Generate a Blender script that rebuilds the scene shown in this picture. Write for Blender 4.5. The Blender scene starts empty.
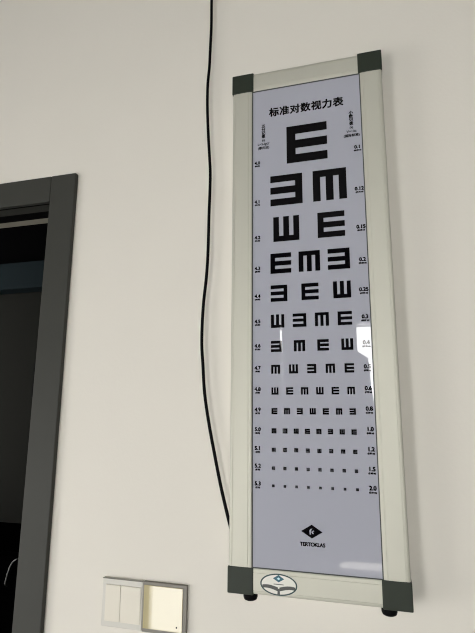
import bpy, bmesh, math, random
from mathutils import Matrix, Vector

S = bpy.context.scene
COL = S.collection
random.seed(4)
Z0 = 1.42                       # height of the light box's lower edge above the floor; shapes below use z from that edge

# ------------------------------------------------------------------ camera
cd = bpy.data.cameras.new('camera')
cam = bpy.data.objects.new('camera', cd)
COL.objects.link(cam)
RIGHT = Vector((0.9619876733, 0.2730093247, 0.0067546266))
DOWN = Vector((-0.0472612829, 0.1907906680, -0.9804923724))
FWD = Vector((-0.2689722802, 0.9429023436, 0.1964410417))
m = Matrix((RIGHT, -DOWN, -FWD)).transposed().to_4x4()
m.translation = Vector((0.25979, -0.86400, 0.29344 + Z0))
cam.matrix_world = m
cd.sensor_fit = 'VERTICAL'
cd.sensor_height = 24.0
cd.lens = 24.0 * 490.0 / 633.0
cd.clip_start = 0.02
S.camera = cam

# ------------------------------------------------------------------ daylight and exposure
SKY = 12.8
w = bpy.data.worlds.new('world')
S.world = w
w.use_nodes = True
bg = w.node_tree.nodes['Background']
bg.inputs['Color'].default_value = (1.0, 0.985, 0.96, 1)
bg.inputs['Strength'].default_value = SKY
S.view_settings.view_transform = 'Standard'
S.view_settings.look = 'None'
S.view_settings.gamma = 1.0
S.view_settings.use_curve_mapping = False
S.view_settings.exposure = 0.0
S.cycles.use_denoising = True
S.cycles.filter_width = 1.1
S.cycles.max_bounces = 12
S.cycles.diffuse_bounces = 8

sd = bpy.data.lights.new('sun', 'SUN')
sd.energy = 18.0
sd.angle = math.radians(0.6)
sd.color = (1.0, 0.95, 0.86)
sun = bpy.data.objects.new('sun', sd)
COL.objects.link(sun)
sun.rotation_euler = Vector((-0.48, 0.36, -1.0)).to_track_quat('-Z', 'Y').to_euler()  # aimed at the added ledge so its sunlit top reflects in the chart

BACK = -2.70                     # inner face of the rear wall
DOOR2 = (-1.52, -0.80, -1.40, 0.20)     # balcony opening  x0 x1 z0 z1
WIN1 = (-0.75, 1.12, -0.05, 0.952)       # rear window
WIN2 = (-2.10, -1.10, -0.95, 0.15)      # window in the left wall  y0 y1 z0 z1


def portal(name, loc, rot, sx, sz):
    """Guides the renderer to the daylight that comes in by an opening; gives no light of its own."""
    l = bpy.data.lights.new(name, 'AREA')
    l.shape = 'RECTANGLE'
    l.size, l.size_y = sx, sz
    l.cycles.is_portal = True
    o = bpy.data.objects.new(name, l)
    COL.objects.link(o)
    o.location = Vector(loc) + Vector((0, 0, Z0))
    o.rotation_euler = rot


for nm, q in (('balcony_daylight', DOOR2), ('window_daylight', WIN1)):
    portal(nm, ((q[0] + q[1]) / 2, BACK - 0.2, (q[2] + q[3]) / 2), (math.radians(-90), 0, math.pi), q[1] - q[0], q[3] - q[2])
portal('side_daylight', (-2.75, (WIN2[0] + WIN2[1]) / 2, (WIN2[2] + WIN2[3]) / 2), (math.radians(-90), 0, math.radians(90)), WIN2[1] - WIN2[0], WIN2[3] - WIN2[2])


# ------------------------------------------------------------------ helpers
def mat(name, color, rough=0.5, metal=0.0, coat=0.0, coat_rough=0.02, var=0.0, scale=30.0, bump=0.0, spec=0.5, stretch=None, bscale=None):
    """Procedural material: a principled shader whose colour wavers a little with noise, with an optional bump."""
    mt = bpy.data.materials.new(name)
    mt.use_nodes = True
    nt = mt.node_tree
    b = nt.nodes['Principled BSDF']
    b.inputs['Roughness'].default_value = rough
    b.inputs['Metallic'].default_value = metal
    b.inputs['Coat Weight'].default_value = coat
    b.inputs['Coat Roughness'].default_value = coat_rough
    b.inputs['Specular IOR Level'].default_value = spec
    tc = nt.nodes.new('ShaderNodeTexCoord')
    mp = nt.nodes.new('ShaderNodeMapping')
    nt.links.new(tc.outputs['Object'], mp.inputs['Vector'])
    if stretch:
        mp.inputs['Scale'].default_value = stretch
    nz = nt.nodes.new('ShaderNodeTexNoise')
    nz.inputs['Scale'].default_value = scale
    nz.inputs['Detail'].default_value = 4
    nt.links.new(mp.outputs['Vector'], nz.inputs['Vector'])
    mx = nt.nodes.new('ShaderNodeMix')
    mx.data_type = 'RGBA'
    mx.inputs['A'].default_value = tuple(c * (1 - var) for c in color) + (1,)
    mx.inputs['B'].default_value = tuple(min(1, c * (1 + var)) for c in color) + (1,)
    nt.links.new(nz.outputs['Fac'], mx.inputs['Factor'])
    nt.links.new(mx.outputs['Result'], b.inputs['Base Color'])
    if bump:
        n2 = nt.nodes.new('ShaderNodeTexNoise')
        n2.inputs['Scale'].default_value = bscale or scale * 6
        n2.inputs['Detail'].default_value = 3
        nt.links.new(mp.outputs['Vector'], n2.inputs['Vector'])
        bp = nt.nodes.new('ShaderNodeBump')
        bp.inputs['Strength'].default_value = bump
        bp.inputs['Distance'].default_value = 0.002
        nt.links.new(n2.outputs['Fac'], bp.inputs['Height'])
        nt.links.new(bp.outputs['Normal'], b.inputs['Normal'])
    return mt


def bm_box(bm, x0, x1, y0, y1, z0, z1, bev=0.0, seg=2, mi=0):
    t = bmesh.new()
    bmesh.ops.create_cube(t, size=1.0)
    for v in t.verts:
        v.co = Vector(((x0 + x1) / 2 + v.co.x * (x1 - x0), (y0 + y1) / 2 + v.co.y * (y1 - y0), (z0 + z1) / 2 + v.co.z * (z1 - z0)))
    if bev:
        bmesh.ops.bevel(t, geom=list(t.edges), offset=bev, segments=seg, affect='EDGES', profile=0.6)
    merge(bm, t, mi)


def merge(bm, t, mi=0):
    me = bpy.data.meshes.new('t')
    for f in t.faces:
        f.material_index = mi
    t.to_mesh(me)
    t.free()
    bm.from_mesh(me)
    bpy.data.meshes.remove(me)


def bm_poly(bm, pts, y, mi=0, thick=0.0):
    """A flat polygon facing the room (-Y) from (x, z) points given anticlockwise as seen from the room."""
    vs = [bm.verts.new((x, y, z)) for x, z in pts]
    f = bm.faces.new(vs)
    f.material_index = mi
    f.normal_update()
    if f.normal.y > 0:
        f.normal_flip()


def bm_extrude(bm, pts, y0, y1, mi=0):
    """A solid plate with outline (x, z) between depths y0 and y1."""
    n = len(pts)
    a = [bm.verts.new((x, y0, z)) for x, z in pts]
    b = [bm.verts.new((x, y1, z)) for x, z in pts]
    fs = [bm.faces.new(a), bm.faces.new(b[::-1])]
    for i in range(n):
        j = (i + 1) % n
        fs.append(bm.faces.new((a[j], a[i], b[i], b[j])))
    for f in fs:
        f.material_index = mi
    bmesh.ops.recalc_face_normals(bm, faces=fs)


def bm_lathe(bm, prof, cx, cy, seg=28, mi=0):
    """Turned shape about a vertical axis from (radius, z) pairs, bottom to top."""
    rings = []
    for r, z in prof:
        if r < 1e-6:
            rings.append([bm.verts.new((cx, cy, z))])
        else:
            rings.append([bm.verts.new((cx + r * math.cos(2 * math.pi * k / seg), cy + r * math.sin(2 * math.pi * k / seg), z)) for k in range(seg)])
    for a, b in zip(rings, rings[1:]):
        for k in range(seg):
            l = (k + 1) % seg
            vs = [a[k % len(a)], a[l % len(a)], b[l % len(b)], b[k % len(b)]]
            u = []
            for v in vs:
                if v not in u:
                    u.append(v)
            if len(u) > 2:
                f = bm.faces.new(u)
                f.material_index = mi
                f.smooth = True


def bm_tube(bm, pts, r, seg=12, sub=6, mi=0):
    """A round cord swept along a smooth path through points."""
    P = [Vector(p) for p in pts]
    path = []
    for i in range(len(P) - 1):
        p0, p1, p2, p3 = P[max(i - 1, 0)], P[i], P[i + 1], P[min(i + 2, len(P) - 1)]
        for k in range(sub):
            t = k / sub
            path.append(0.5 * ((2 * p1) + (p2 - p0) * t + (2 * p0 - 5 * p1 + 4 * p2 - p3) * t * t + (3 * p1 - p0 - 3 * p2 + p3) * t ** 3))
    path.append(P[-1])
    rings = []
    n = None
    for i, p in enumerate(path):
        d = (path[min(i + 1, len(path) - 1)] - path[max(i - 1, 0)]).normalized()
        if n is None:
            n = d.cross(Vector((0, 1, 0))).normalized()
        n = (n - d * n.dot(d)).normalized()
        b = d.cross(n)
        rings.append([bm.verts.new(p + (n * math.cos(2 * math.pi * k / seg) + b * math.sin(2 * math.pi * k / seg)) * r) for k in range(seg)])
    fs = []
    for a, b in zip(rings, rings[1:]):
        for k in range(seg):
            l = (k + 1) % seg
            f = bm.faces.new((a[k], a[l], b[l], b[k]))
            f.smooth = True
            fs.append(f)
    fs.append(bm.faces.new(rings[0][::-1]))
    fs.append(bm.faces.new(rings[-1]))
    for f in fs:
        f.material_index = mi
    bmesh.ops.recalc_face_normals(bm, faces=fs)


def bm_text(bm, s, x, z, y, size, bold=0.0, align='CENTER', sx=1.0, mi=0, spacing=1.0):
    """Lettering as flat ink facing the room; x, z is the middle (or start) of its baseline."""
    c = bpy.data.curves.new('t', 'FONT')
    c.body = s
    c.size = size
    c.align_x = align
    c.space_character = spacing
    c.resolution_u = 4
    o = bpy.data.objects.new('t', c)
    COL.objects.link(o)
    bpy.context.view_layer.update()
    me = bpy.data.meshes.new_from_object(o.evaluated_get(bpy.context.evaluated_depsgraph_get()))
    me.materials.clear()
    for p in me.polygons:
        p.material_index = mi
    base = [v.co.copy() for v in me.vertices]
    # heavier strokes: the same glyphs laid down again around a small ring
    ring = [(0, 0)] + ([(math.cos(a * math.pi / 3), math.sin(a * math.pi / 3)) for a in range(6)] if bold else [])
    for k, (dx, dz) in enumerate(ring):
        for v, q in zip(me.vertices, base):
            v.co = Vector((x + q.x * sx + dx * bold, y - 0.000004 * k, z + q.y + dz * bold))
        me.update()
        bm.from_mesh(me)
    bpy.data.objects.remove(o)
    bpy.data.curves.remove(c)
    bpy.data.meshes.remove(me)


def obj(name, bm, mats, parent=None):
    """Link a bmesh as ONE mesh object."""
    me = bpy.data.meshes.new(name)
    bm.to_mesh(me)
    bm.free()
    for q in (mats if isinstance(mats, (list, tuple)) else [mats]):
        me.materials.append(q)
    o = bpy.data.objects.new(name, me)
    COL.objects.link(o)
    if parent is None:
        o.location = (0, 0, Z0)
    else:
        o.parent = parent
        if parent.parent is None:
            o.location = Vector((0, 0, Z0)) - parent.location
    return o


def thing(name, label, cat, loc, group=None):
    o = bpy.data.objects.new(name, None)
    COL.objects.link(o)
    o.empty_display_size = 0.05
    o.location = Vector(loc) + Vector((0, 0, Z0))
    o['label'] = label
    o['category'] = cat
    if group:
        o['group'] = group
    return o


def struct(name, bm, mats, parent=None):
    o = obj(name, bm, mats, parent)
    if parent is None:
        o['kind'] = 'structure'
    return o


def struct_root(name, loc):
    o = bpy.data.objects.new(name, None)
    COL.objects.link(o)
    o.empty_display_size = 0.05
    o.location = Vector(loc) + Vector((0, 0, Z0))
    o['kind'] = 'structure'
    return o


# ------------------------------------------------------------------ materials
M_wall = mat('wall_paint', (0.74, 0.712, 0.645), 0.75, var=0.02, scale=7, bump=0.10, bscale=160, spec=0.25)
M_room = mat('room_wall_paint', (0.09, 0.087, 0.08), 0.85, var=0.02, scale=5)  # unseen walls set dark so the backlit room reflects little in the chart
M_ceil = mat('ceiling_paint', (0.12, 0.116, 0.108), 0.85, var=0.01, scale=5)  # likewise set dark to keep reflections on the chart low
M_floor = mat('floor_tile', (0.22, 0.21, 0.19), 0.4, var=0.06, scale=3)
M_white = mat('white_frame', (0.75, 0.75, 0.74), 0.4, var=0.01)
M_curtain = mat('curtain_cloth', (0.12, 0.118, 0.115), 0.9, var=0.05, scale=60)
M_door = mat('grey_door_paint', (0.050, 0.051, 0.045), 0.55, spec=0.2, var=0.06, scale=14, bump=0.03, bscale=250)
M_stop = mat('pale_door_stop', (0.30, 0.285, 0.235), 0.55, var=0.05, scale=20)
M_black = mat('black_plastic', (0.003, 0.003, 0.0035), 0.6, var=0.1, spec=0.06)
M_hall = mat('hall_wall', (0.012, 0.012, 0.0105), 0.9, var=0.08, scale=3, spec=0.05)  # near-black: the unlit room's darkness is put into the colour
M_hallceil = mat('hall_ceiling', (0.002, 0.002, 0.0022), 0.95, var=0.05, spec=0.0)  # the unlit room's darkness again, put into the colour
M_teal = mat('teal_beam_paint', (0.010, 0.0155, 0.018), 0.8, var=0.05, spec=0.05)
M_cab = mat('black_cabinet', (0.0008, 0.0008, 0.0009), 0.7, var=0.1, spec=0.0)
M_steel = mat('steel', (0.22, 0.22, 0.22), 0.35, metal=1.0, var=0.03)

M_alu = mat('satin_aluminium', (0.575, 0.57, 0.495), 0.62, metal=0.5, var=0.035, scale=26, bump=0.02, stretch=(1, 1, 0.25))
M_cap = mat('grey_green_cap', (0.024, 0.031, 0.022), 0.55, spec=0.3, var=0.10, scale=60, bump=0.04, bscale=700)
M_gasket = mat('gasket', (0.055, 0.062, 0.055), 0.55, var=0.05)
M_house = mat('box_housing', (0.32, 0.31, 0.29), 0.5, var=0.03)
M_sheet = mat('chart_sheet', (0.405, 0.415, 0.475), 0.45, coat=1.0, coat_rough=0.01, var=0.012, scale=12, spec=0.0)
M_sheet.node_tree.nodes['Principled BSDF'].inputs['Coat IOR'].default_value = 1.62
M_ink = mat('chart_ink', (0.0015, 0.0015, 0.0025), 0.5, coat=0.8, coat_rough=0.01, var=0.1, scale=80, spec=0.0)
M_sticker = mat('sticker_white', (0.72, 0.72, 0.66), 0.4, var=0.02)
M_steal = mat('sticker_teal', (0.01, 0.10, 0.14), 0.4, var=0.05)
M_sring = mat('sticker_ring', (0.02, 0.05, 0.048), 0.45, var=0.05)
M_sgrey = mat('sticker_grey', (0.06, 0.065, 0.06), 0.45, var=0.5, scale=900)
M_swhite = mat('sticker_pale_blue', (0.45, 0.70, 0.75), 0.4, var=0.05)

M_switch = mat('switch_plastic', (0.60, 0.585, 0.53), 0.45, var=0.01)
M_rocker = mat('rocker_plastic', (0.70, 0.665, 0.57), 0.4, var=0.01)
M_bezel = mat('silver_bezel', (0.19, 0.18, 0.155), 0.5, metal=0.2, var=0.04)
M_mirror = mat('glossy_face', (0.40, 0.345, 0.17), 0.35, coat=1.0, spec=0.3, coat_rough=0.02, var=0.02, scale=40)  # base yellowed to paint in the warm reflection

# ------------------------------------------------------------------ room shell
XL, XR, FL, CE, WY = -2.6, 1.9, -1.42, 1.48, 0.045
OPEN = (-1.285, -0.430, 0.800)         # wall opening for the door: x0 x1 top

bm = bmesh.new()
bm_box(bm, XL - .15, OPEN[0], WY, WY + .15, FL, CE)
bm_box(bm, OPEN[1], XR + .15, WY, WY + .15, FL, CE)
bm_box(bm, OPEN[0], OPEN[1], WY, WY + .15, OPEN[2], CE)
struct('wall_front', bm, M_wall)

bm = bmesh.new()
Y0, Y1 = BACK - .2, BACK
bm_box(bm, XL - .15, DOOR2[0], Y0, Y1, FL, CE)
bm_box(bm, DOOR2[0], DOOR2[1], Y0, Y1, DOOR2[3], CE)
bm_box(bm, DOOR2[0], DOOR2[1], Y0, Y1, FL, DOOR2[2])
bm_box(bm, DOOR2[1], WIN1[0], Y0, Y1, FL, CE)
bm_box(bm, WIN1[0], WIN1[1], Y0, Y1, FL, WIN1[2])
bm_box(bm, WIN1[0], WIN1[1], Y0, Y1, WIN1[3], CE)
bm_box(bm, WIN1[1], XR + .15, Y0, Y1, FL, CE)
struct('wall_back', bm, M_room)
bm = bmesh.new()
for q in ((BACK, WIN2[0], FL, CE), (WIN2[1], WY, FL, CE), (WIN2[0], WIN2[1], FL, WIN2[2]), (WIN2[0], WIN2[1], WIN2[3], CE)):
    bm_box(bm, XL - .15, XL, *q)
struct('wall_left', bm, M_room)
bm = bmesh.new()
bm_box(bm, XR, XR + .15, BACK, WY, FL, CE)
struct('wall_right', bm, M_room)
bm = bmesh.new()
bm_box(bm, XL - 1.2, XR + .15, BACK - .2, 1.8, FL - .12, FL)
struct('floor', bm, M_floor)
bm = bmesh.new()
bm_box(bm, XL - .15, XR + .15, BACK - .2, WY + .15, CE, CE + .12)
struct('ceiling', bm, M_ceil)

# the dim room beyond the door
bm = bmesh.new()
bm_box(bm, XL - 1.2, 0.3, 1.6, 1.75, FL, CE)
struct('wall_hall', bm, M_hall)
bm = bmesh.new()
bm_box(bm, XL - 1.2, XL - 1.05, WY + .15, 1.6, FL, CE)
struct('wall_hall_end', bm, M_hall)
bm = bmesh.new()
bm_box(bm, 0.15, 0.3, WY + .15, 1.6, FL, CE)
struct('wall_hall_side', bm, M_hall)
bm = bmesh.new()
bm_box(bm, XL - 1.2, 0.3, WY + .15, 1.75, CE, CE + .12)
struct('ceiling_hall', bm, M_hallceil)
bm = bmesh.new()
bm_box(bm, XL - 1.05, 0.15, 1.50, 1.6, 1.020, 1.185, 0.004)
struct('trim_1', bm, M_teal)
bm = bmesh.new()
bm_box(bm, XL - 1.05, 0.15, 1.585, 1.6, 1.185, CE)  # black sheet above the beam: darkness of the unlit room put in as colour
struct('shade_sheet', bm, M_hallceil)

# balcony opening and rear window that let the daylight in
d2 = struct_root('door_2', ((DOOR2[0] + DOOR2[1]) / 2, BACK, FL))
bm = bmesh.new()
x0, x1, z0, z1 = DOOR2
for a in ((x0, x0 + .05, z0, z1), (x1 - .05, x1, z0, z1), (x0 + .05, x1 - .05, z1 - .05, z1), (x0 + .05, x1 - .05, z0, z0 + .03)):
    bm_box(bm, a[0], a[1], BACK - .12, BACK - .06, a[2], a[3], 0.004)
struct('door_frame', bm, M_white, d2)
w1 = struct_root('window_1', ((WIN1[0] + WIN1[1]) / 2, BACK, WIN1[2]))
bm = bmesh.new()
x0, x1, z0, z1 = WIN1
for a in ((x0 - .02, x0, z0, z1), (x1 - .04, x1, z0, z1), (x0, x1 - .04, z1 - .002, z1 + .03), (x0, x1 - .04, z0, z0 + .04)):
    bm_box(bm, a[0], a[1], BACK - .12, BACK - .06, a[2], a[3], 0.001)
struct('window_frame', bm, M_white, w1)
bm = bmesh.new()
bm_box(bm, -0.02, 1.00, BACK, BACK + 0.46, -0.68, -0.60, 0.012, 3)
struct('added_ledge', bm, M_white, w1)  # unseen ledge added so its pale top reflects in the chart
w2 = struct_root('window_2', (XL, (WIN2[0] + WIN2[1]) / 2, WIN2[2]))
bm = bmesh.new()
y0, y1, z0, z1 = WIN2
for a in ((y0, y0 + .04, z0, z1), (y1 - .04, y1, z0, z1), (y0 + .04, y1 - .04, z1 - .04, z1), (y0 + .04, y1 - .04, z0, z0 + .04)):
    bm_box(bm, XL - .10, XL - .05, a[0], a[1], a[2], a[3], 0.002)
struct('window_frame', bm, M_white, w2)
# unseen cloth panels added before the window, edges cut to shape its reflection: a narrow slit between them stays open, and a wide gap beside the larger one
def interp(tab, z):
    for (z0, a), (z1, b) in zip(tab, tab[1:]):
        if z0 <= z <= z1:
            return a + (b - a) * (z - z0) / (z1 - z0)
    return tab[0][1] if z < tab[0][0] else tab[-1][1]


def added_curtain(left, right, nx):
    bm = bmesh.new()
    zs = sorted(set([-0.30 + 1.40 * k / 16 for k in range(17)] + [z for z, _ in left + right]))
    grid = []
    for z in zs:
        a, b = interp(left, z), interp(right, z)
        grid.append([bm.verts.new((a + (b - a) * i / nx, BACK + 0.05 + 0.020 * math.sin(i * 1.25) * (1 if 1 < i < nx - 1 else 0.15), z)) for i in range(nx + 1)])
    for r0, r1 in zip(grid, grid[1:]):
        for i in range(nx):
            f = bm.faces.new((r0[i], r0[i + 1], r1[i + 1], r1[i]))
            f.smooth = True
    bmesh.ops.solidify(bm, geom=list(bm.faces), thickness=0.003)
    struct('added_curtain', bm, M_curtain, w1)


added_curtain([(-0.3, -0.402), (1.1, -0.402)], [(-0.3, 0.262), (0.30, 0.245), (0.398, 0.225), (0.50, 0.214), (0.686, 0.203), (0.700, 0.185), (0.735, 0.132), (1.1, 0.132)], 44)
added_curtain([(-0.3, -0.84), (1.1, -0.84)], [(-0.3, -0.4035), (0.74, -0.4035), (0.80, -0.412), (0.85, -0.418), (1.1, -0.418)], 26)

# ------------------------------------------------------------------ grey door frame (door_1)
d1 = struct_root('door_1', (-0.85, WY, FL))
CX0, CX1, CT, CB = -0.4494, -0.3848, 0.8362, 0.7735
bm = bmesh.new()
bm_box(bm, CX0, CX1, 0.033, WY, FL, CT, 0.0022)
struct('jamb_casing', bm, M_door, d1)
bm = bmesh.new()
bm_box(bm, -1.335, -1.267, 0.033, WY, FL, CT, 0.0022)
struct('jamb_casing', bm, M_door, d1)
bm = bmesh.new()
bm_box(bm, -1.2655, CX0 - 0.0012, 0.0335, WY, CB, CT, 0.0018)
struct('head_casing', bm, M_door, d1)
bm = bmesh.new()
bm_box(bm, CX0 - .0005, OPEN[1], WY, .195, FL, 0.80)
struct('jamb_lining', bm, M_door, d1)
bm = bmesh.new()
bm_box(bm, OPEN[0], -1.2665, WY, .195, FL, 0.80)
struct('jamb_lining', bm, M_door, d1)
bm = bmesh.new()
bm_box(bm, -1.2655, CX0 - .0012, 0.050, 0.084, 0.7746, 0.800, 0.001)
struct('head_lining', bm, M_door, d1)
bm = bmesh.new()
bm_box(bm, -1.2655, CX0 - .0012, 0.0455, 0.0500, 0.7740, 0.802)
bm_box(bm, -1.2655, CX0 - .0012, 0.0842, 0.1198, 0.7746, 0.800)
struct('seal_shadow_strip', bm, M_black, d1)  # flush black strips: rubber seal, with the groove's shadow put in as colour
bm = bmesh.new()
bm_box(bm, -1.2655, CX0 - .0012, 0.120, 0.148, 0.7744, 0.800, 0.001)
struct('door_stop', bm, M_stop, d1)
bm = bmesh.new()
bm_box(bm, -0.4630, -0.4499, 0.046, 0.060, 0.327, 0.403, 0.002)
o = struct('hinge', bm, M_black, d1)
o['label'] = 'small black hinge on the inner edge of the grey door frame'

# ------------------------------------------------------------------ things in the dim room
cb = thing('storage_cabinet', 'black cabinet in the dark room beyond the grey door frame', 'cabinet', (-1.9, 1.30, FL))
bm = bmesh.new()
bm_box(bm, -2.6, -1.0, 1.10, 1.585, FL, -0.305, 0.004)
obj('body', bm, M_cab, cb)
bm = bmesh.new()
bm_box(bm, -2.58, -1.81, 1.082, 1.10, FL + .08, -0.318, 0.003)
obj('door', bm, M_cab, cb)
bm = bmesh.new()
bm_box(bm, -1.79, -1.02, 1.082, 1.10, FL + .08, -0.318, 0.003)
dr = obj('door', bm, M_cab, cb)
bm = bmesh.new()
bm_tube(bm, [(-1.322, 1.084, -0.440), (-1.3165, 1.062, -0.424), (-1.3054, 1.058, -0.3795), (-1.290, 1.058, -0.340), (-1.270, 1.062, -0.322), (-1.262, 1.084, -0.320)], 0.0026, 10)
hd = obj('handle', bm, M_steel, dr)
hd['label'] = 'thin curved steel handle on the black cabinet door'

# ------------------------------------------------------------------ eye chart light box
W, H = 0.295, 0.98145
box = thing('eye_chart_light_box', 'tall aluminium framed eye chart light box hung on the pale wall', 'eye chart', (W / 2, WY, 0))
RW = 0.0412                                # rail width
CW, CHT = 0.0440, 0.0412                   # corner cap size
GX0, GX1, GZ0, GZ1 = 0.0405, 0.2545, 0.0400, 0.9410

bm = bmesh.new()
bm_box(bm, 0.004, W - .004, 0.0075, 0.0445, 0.004, H - .004, 0.002)
obj('housing', bm, M_house, box)

# rail cross-section: u from the outer edge inward, y depth
PROF = [(0.0, 0.043), (0.0, 0.0046), (0.0006, 0.0026), (0.0018, 0.0011), (0.0036, 0.0004), (0.0058, 0.0002), (0.0062, 0.0009), (0.0068, 0.0009), (0.0072, 0.0001),
        (0.020, 0.0), (0.0335, 0.0001), (0.0339, 0.0007), (0.0346, 0.0007), (0.0350, 0.0002), (0.0392, 0.0005), (0.0404, 0.0012), (RW - .0004, 0.0026), (RW - .0004, 0.043)]


def rail(name, place, l0, l1):
    bm = bmesh.new()
    a = [bm.verts.new(place(u, y, l0)) for u, y in PROF]
    b = [bm.verts.new(place(u, y, l1)) for u, y in PROF]
    n = len(PROF)
    for i in range(n):
        j = (i + 1) % n
        bm.faces.new((a[i], a[j], b[j], b[i]))
    bm.faces.new(a)
    bm.faces.new(b[::-1])
    bmesh.ops.recalc_face_normals(bm, faces=list(bm.faces))
    return obj(name, bm, M_alu, box)


rail('side_rail', lambda u, y, l: (u, y, l), CHT - .002, H - CHT + .002)
rail('side_rail', lambda u, y, l: (W - u, y, l), CHT - .002, H - CHT + .002)
rail('top_rail', lambda u, y, l: (l, y, H - u), CW - .003, W - CW + .003)
rail('bottom_rail', lambda u, y, l: (l, y, u), CW - .003, W - CW + .003)

for sx in (0, 1):
    for sz in (0, 1):
        bm = bmesh.new()
        X0, X1 = (-.0012, CW) if sx == 0 else (W - CW, W + .0012)
        Zb, Zt = (-.0012, CHT) if sz == 0 else (H - CHT, H + .0012)
        bm_box(bm, X0, X1, -.0012, 0.0445, Zb, Zt, 0.0022, 3)
        obj('corner_cap', bm, M_cap, box)

bm = bmesh.new()
g = 0.0019
for a in ((GX0 - .0004, GX0 + g, GZ0, GZ1), (GX1 - g, GX1 + .0004, GZ0, GZ1), (GX0 + g, GX1 - g, GZ0 - .0004, GZ0 + g), (GX0 + g, GX1 - g, GZ1 - g, GZ1 + .0004)):
    bm_box(bm, a[0], a[1], 0.0016, 0.0075, a[2], a[3], 0.0004, 1)
obj('gasket', bm, M_gasket, box)

bm = bmesh.new()
bm_box(bm, GX0 + g - .0003, GX1 - g + .0003, 0.0030, 0.0076, GZ0 + g - .0003, GZ1 - g + .0003)
sheet = obj('chart_panel', bm, M_sheet, box)

for fx in (0.0336, 0.2606):
    bm = bmesh.new()
    bm_lathe(bm, [(0.0, -.0155), (0.0085, -.0152), (0.0110, -.0138), (0.0122, -.0105), (0.0124, -.0040), (0.0116, -.0010), (0.0, -.0008)], fx if fx < .1 else fx, 0.022)
    bmesh.ops.recalc_face_normals(bm, faces=list(bm.faces))
    obj('rubber_foot', bm, M_black, box)

# ---- the print on the panel
YI = 0.00285
bm = bmesh.new()
for k, ch in enumerate('标准对数视力表'):
    bm_text(bm, ch, 0.0855 + 0.0210 * k, 0.8805, YI, 0.0203, bold=0.00078, sx=1.0)
obj('chart_title', bm, M_ink, sheet)

ROW_Z = [.8113, .7182, .6392, .5718, .5141, .4618, .4153, .3739, .3352, .3000, .2661, .2340, .2031, .1739]
DIRS = ['E', '3m', 'wE', 'Em3', '3Ew', 'w3mE', '3mEw', 'mw3mE', 'wEmwEm', 'Em3wEm3', 'm3wEm3wE', 'wEm3w3mE', 'E3mwEm3w', 'mwE3mE3w']
LEFTN = ['4.0', '4.1', '4.2', '4.3', '4.4', '4.5', '4.6', '4.7', '4.8', '4.9', '5.0', '5.1', '5.2', '5.3']
RIGHTN = ['0.1', '0.12', '0.15', '0.2', '0.25', '0.3', '0.4', '0.5', '0.6', '0.8', '1.0', '1.2', '1.5', '2.0']
DIST = ['50.00', '39.72', '31.55', '25.06', '19.91', '15.81', '12.56', '9.98', '7.92', '6.29', '5.00', '3.97', '3.15', '2.51']
LEFT_RISE = [v / 1000 for v in (-30, -19, -13.2, -7.2, -3.4, 0.6, 1.9, 2.9, 3.4, 2.4, 2.0, 1.8, 3.0, 2.5)]
RIGHT_RISE = [v / 1000 for v in (-24, -15, -10.2, -4.8, -2.4, 1.0, 1.9, 1.8, 3.6, 4.6, 5.0, 4.4, 3.8, 3.0)]
X_A, X_B = 0.0768, 0.2214


def optotype(cx, cz, s, d):
    """Five-by-five tumbling E; d says which way its three bars point."""
    u = s / 5.0
    ang = {'E': 0, 'w': 90, '3': 180, 'm': 270}[d]
    c, sn = round(math.cos(math.radians(ang))), round(math.sin(math.radians(ang)))
    bm = bmesh.new()
    e = 0.08 if i < 6 else 0.16 if i < 9 else 0.30 if i == 9 else 0.40            # ink spread, which closes up the smallest figures
    q, t, g = 2.5 + e, 1.5 - e, 0.5 + e
    pts = [(-q, -q), (q, -q), (q, -t), (-t, -t), (-t, -g), (q, -g), (q, g), (-t, g), (-t, t), (q, t), (q, q), (-q, q)]
    bm_poly(bm, [(cx + u * (x * c - z * sn), cz + u * (x * sn + z * c)) for x, z in pts], YI)
    bmesh.ops.triangulate(bm, faces=list(bm.faces))
    return obj('optotype', bm, M_ink, sheet)


for i, row in enumerate(DIRS):
    s = 0.0760 / 10 ** (0.1 * i)
    n = len(row)
    for k, d in enumerate(row):
        if n == 1:
            cx = 0.1492
        elif n == 2:
            a, b = ((0.1081, 0.1903), (0.1070, 0.1908))[i - 1]
            cx = (a, b)[k]
        else:
            cx = X_A + s / 2 + (X_B - X_A - s) * k / (n - 1)
        optotype(cx, ROW_Z[i], s, d)
    bm = bmesh.new()
    zb = ROW_Z[i] + LEFT_RISE[i] - 0.0028
    bm_text(bm, LEFTN[i], 0.0512, zb, YI, 0.0090, bold=0.00055)
    bm_text(bm, '(%s)' % DIST[i], 0.0512, zb - .0046, YI, 0.0034, bold=0.0005)
    obj('acuity_number', bm, M_ink, sheet)
    bm = bmesh.new()
    zb = ROW_Z[i] + RIGHT_RISE[i] - 0.0028
    bm_text(bm, RIGHTN[i], 0.2440, zb, YI, 0.0094, bold=0.0006)
    bm_text(bm, '(%s m)' % DIST[i], 0.2440, zb - .0048, YI, 0.0034, bold=0.00055)
    obj('acuity_number', bm, M_ink, sheet)

for cx, word, ln in ((0.0638, '五分记录', ('(L)', "L=5-lgα'", '(缪氏法)')), (0.2345, '小数记录', ('(V)', 'V=1/α', '(国际标准)'))):
    bm = bmesh.new()
    for k, ch in enumerate(word):
        bm_text(bm, ch, cx, 0.8575 - 0.0076 * k, YI, 0.0078, bold=0.00042)
    bm_text(bm, ln[0], cx, 0.8275, YI, 0.0052, bold=0.0003)
    bm_text(bm, ln[1], cx, 0.8188, YI, 0.0070, bold=0.0002)
    bm_text(bm, ln[2], cx, 0.8104, YI, 0.0064, bold=0.00028)
    obj('column_heading', bm, M_ink, sheet)

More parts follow.
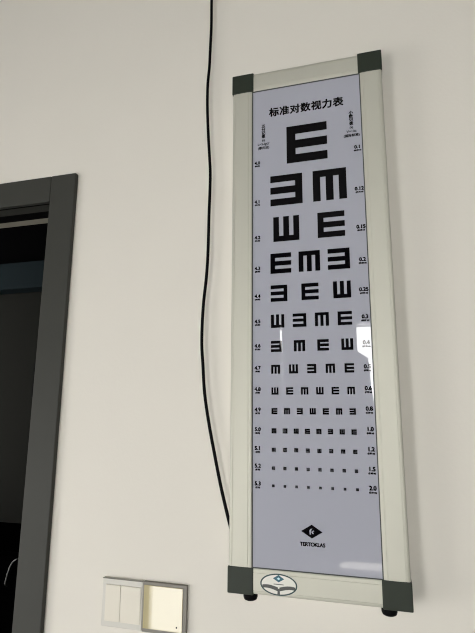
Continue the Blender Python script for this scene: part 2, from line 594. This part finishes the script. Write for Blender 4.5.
bm = bmesh.new()
lx, lz = 0.1430, 0.1043
bm_poly(bm, [(lx - .0178, lz), (lx, lz - .0108), (lx + .0178, lz), (lx, lz + .0108)], YI)
bm_extrude(bm, [(lx - .0034, lz - .0046), (lx - .0016, lz - .0046), (lx - .0012, lz + .0010), (lx + .0010, lz + .0048), (lx - .0020, lz + .0040), (lx - .0040, lz + .0012)], YI - .00015, YI - .00005, 1)
bm_extrude(bm, [(lx - .0010, lz - .0006), (lx + .0026, lz + .0020), (lx + .0040, lz + .0008), (lx + .0016, lz - .0004), (lx + .0034, lz - .0034), (lx + .0018, lz - .0038)], YI - .00015, YI - .00005, 1)
obj('maker_emblem', bm, [M_ink, M_sheet], sheet)
bm = bmesh.new()
bm_text(bm, 'TERTOKLAS', lx + .0008, 0.0815, YI, 0.0082, bold=0.00045, spacing=0.91)
obj('maker_name', bm, M_ink, sheet)

# ---- oval sticker on the bottom rail
bm = bmesh.new()
ox, oz, ra, rb = 0.0870, 0.0193, 0.0316, 0.0172


def ell(a, b, n=48, x=ox, z=oz):
    return [(x + a * math.cos(2 * math.pi * k / n), z + b * math.sin(2 * math.pi * k / n)) for k in range(n)]


bm_extrude(bm, ell(ra, rb), -.00035, 0.0008)
sticker = obj('oval_sticker', bm, M_sticker, box)
sticker['label'] = 'white oval sticker with a teal diamond on the bottom rail'
bm = bmesh.new()
A, B = ell(ra - .0004, rb - .0004), ell(ra - .0030, rb - .0026)
for k in range(48):
    l = (k + 1) % 48
    bm_poly(bm, [A[k], A[l], B[l], B[k]], -.00045)
obj('sticker_ring', bm, M_sring, sticker)
bm = bmesh.new()
bm_poly(bm, [(ox - .0095, oz + .0090), (ox, oz + .0035), (ox + .0095, oz + .0090), (ox, oz + .0148)], -.00045, 0)
bm_poly(bm, [(ox - .0030, oz + .0090), (ox, oz + .0070), (ox + .0030, oz + .0090), (ox, oz + .0112)], -.00052, 1)
obj('sticker_emblem', bm, [M_steal, M_swhite], sticker)
bm = bmesh.new()
for sgn in (-1, 1):
    top, bot = [], []
    for k in range(9):
        t = k / 8
        x = ox + sgn * (0.0012 + t * 0.0262)
        top.append((x, oz - .0042 + 0.0036 * math.sin(t * 2.2) - .0006 * t))
        bot.append((x, oz - .0102 + 0.0046 * math.sin(t * 2.0) - .0008 * t))
    for k in range(8):
        q = [bot[k], bot[k + 1], top[k + 1], top[k]]
        bm_poly(bm, q if sgn > 0 else q[::-1], -.00045)
bm_poly(bm, [(ox - .0022, oz - .0145), (ox + .0022, oz - .0145), (ox + .0016, oz - .0060), (ox - .0016, oz - .0060)], -.00048)
bm_poly(bm, [(ox - .0085, oz - .0002), (ox + .0085, oz - .0002), (ox + .0085, oz + .0010), (ox - .0085, oz + .0010)], -.00045)
obj('sticker_print', bm, M_sgrey, sticker)

# ------------------------------------------------------------------ power cord
CORD = [(-0.062, 1.49), (-0.062, 1.2489), (-0.062, 1.2116), (-0.0615, 1.1461), (-0.0631, 1.0826), (-0.064, 1.0451), (-0.0668, 1.0085), (-0.0674, 0.9719), (-0.0665, 0.9356), (-0.0635, 0.8805),
        (-0.0601, 0.8312), (-0.0574, 0.792), (-0.0574, 0.7494), (-0.0583, 0.7031), (-0.0585, 0.6619), (-0.059, 0.6192), (-0.0599, 0.5898), (-0.062, 0.5567), (-0.0659, 0.5159), (-0.068, 0.4756),
        (-0.0683, 0.4359), (-0.0672, 0.4123), (-0.065, 0.3889), (-0.0603, 0.3335), (-0.0499, 0.2741), (-0.0377, 0.2183), (-0.0247, 0.1625), (-0.0104, 0.1103), (0.0035, 0.0650)]
bm = bmesh.new()
bm_tube(bm, [(x, 0.032, min(z, CE)) for x, z in CORD], 0.0031)
cord = obj('power_cord', bm, M_black)
cord['label'] = 'thin black power cord hanging down the pale wall to behind the eye chart'
cord['category'] = 'cord'

# ------------------------------------------------------------------ light switch and mirror plate
sw = thing('light_switch', 'white square switch with two rockers, beside the shiny grey-framed plate', 'switch', (-0.218, WY, -0.093))
bm = bmesh.new()
SX0, SX1, SXM, SZ0, SZ1 = -0.2592, -0.0886, -0.1752, -0.0945, -0.0104
bm_box(bm, SX0, SXM - .0004, 0.0382, WY, SZ0, SZ1, 0.0024, 3)
obj('plate', bm, M_switch, sw)
bm = bmesh.new()
bm_box(bm, SX0 + .0002, SXM - .0006, 0.0364, 0.0384, SZ1 - .0016, SZ1 - .0001, 0.0004, 1)
o = obj('top_edge', bm, M_bezel, sw)
for a, b in ((-0.2520, -0.2205), (-0.2198, -0.1790)):
    bm = bmesh.new()
    bm_box(bm, a, b, 0.0362, 0.0384, -0.0845, -0.0215, 0.0012, 2)
    # rocker tips slightly: lower edge pressed in
    for v in bm.verts:
        v.co.y += 0.0010 * ((-0.0215 - v.co.z) / 0.063) if v.co.y < 0.038 else 0
    obj('rocker', bm, M_rocker, sw)

mp = thing('wall_plate', 'square wall plate with a shiny face tinted with its warm reflection in a grey bezel', 'wall plate', (-0.132, WY, -0.093))
bm = bmesh.new()
bm_box(bm, SXM + .0004, SX1, 0.0375, WY, SZ0, SZ1, 0.0010, 2)
obj('plate', bm, M_bezel, mp)
bm = bmesh.new()
bm_box(bm, -0.1725, -0.0958, 0.0362, 0.0377, -0.0880, -0.0155, 0.0006, 2)
obj('glossy_face', bm, M_mirror, mp)
bm = bmesh.new()
bm_extrude(bm, ell(0.0015, 0.0015, 14, -0.1062, -0.0800), 0.0358, 0.0364)
obj('indicator_dot', bm, M_black, mp)
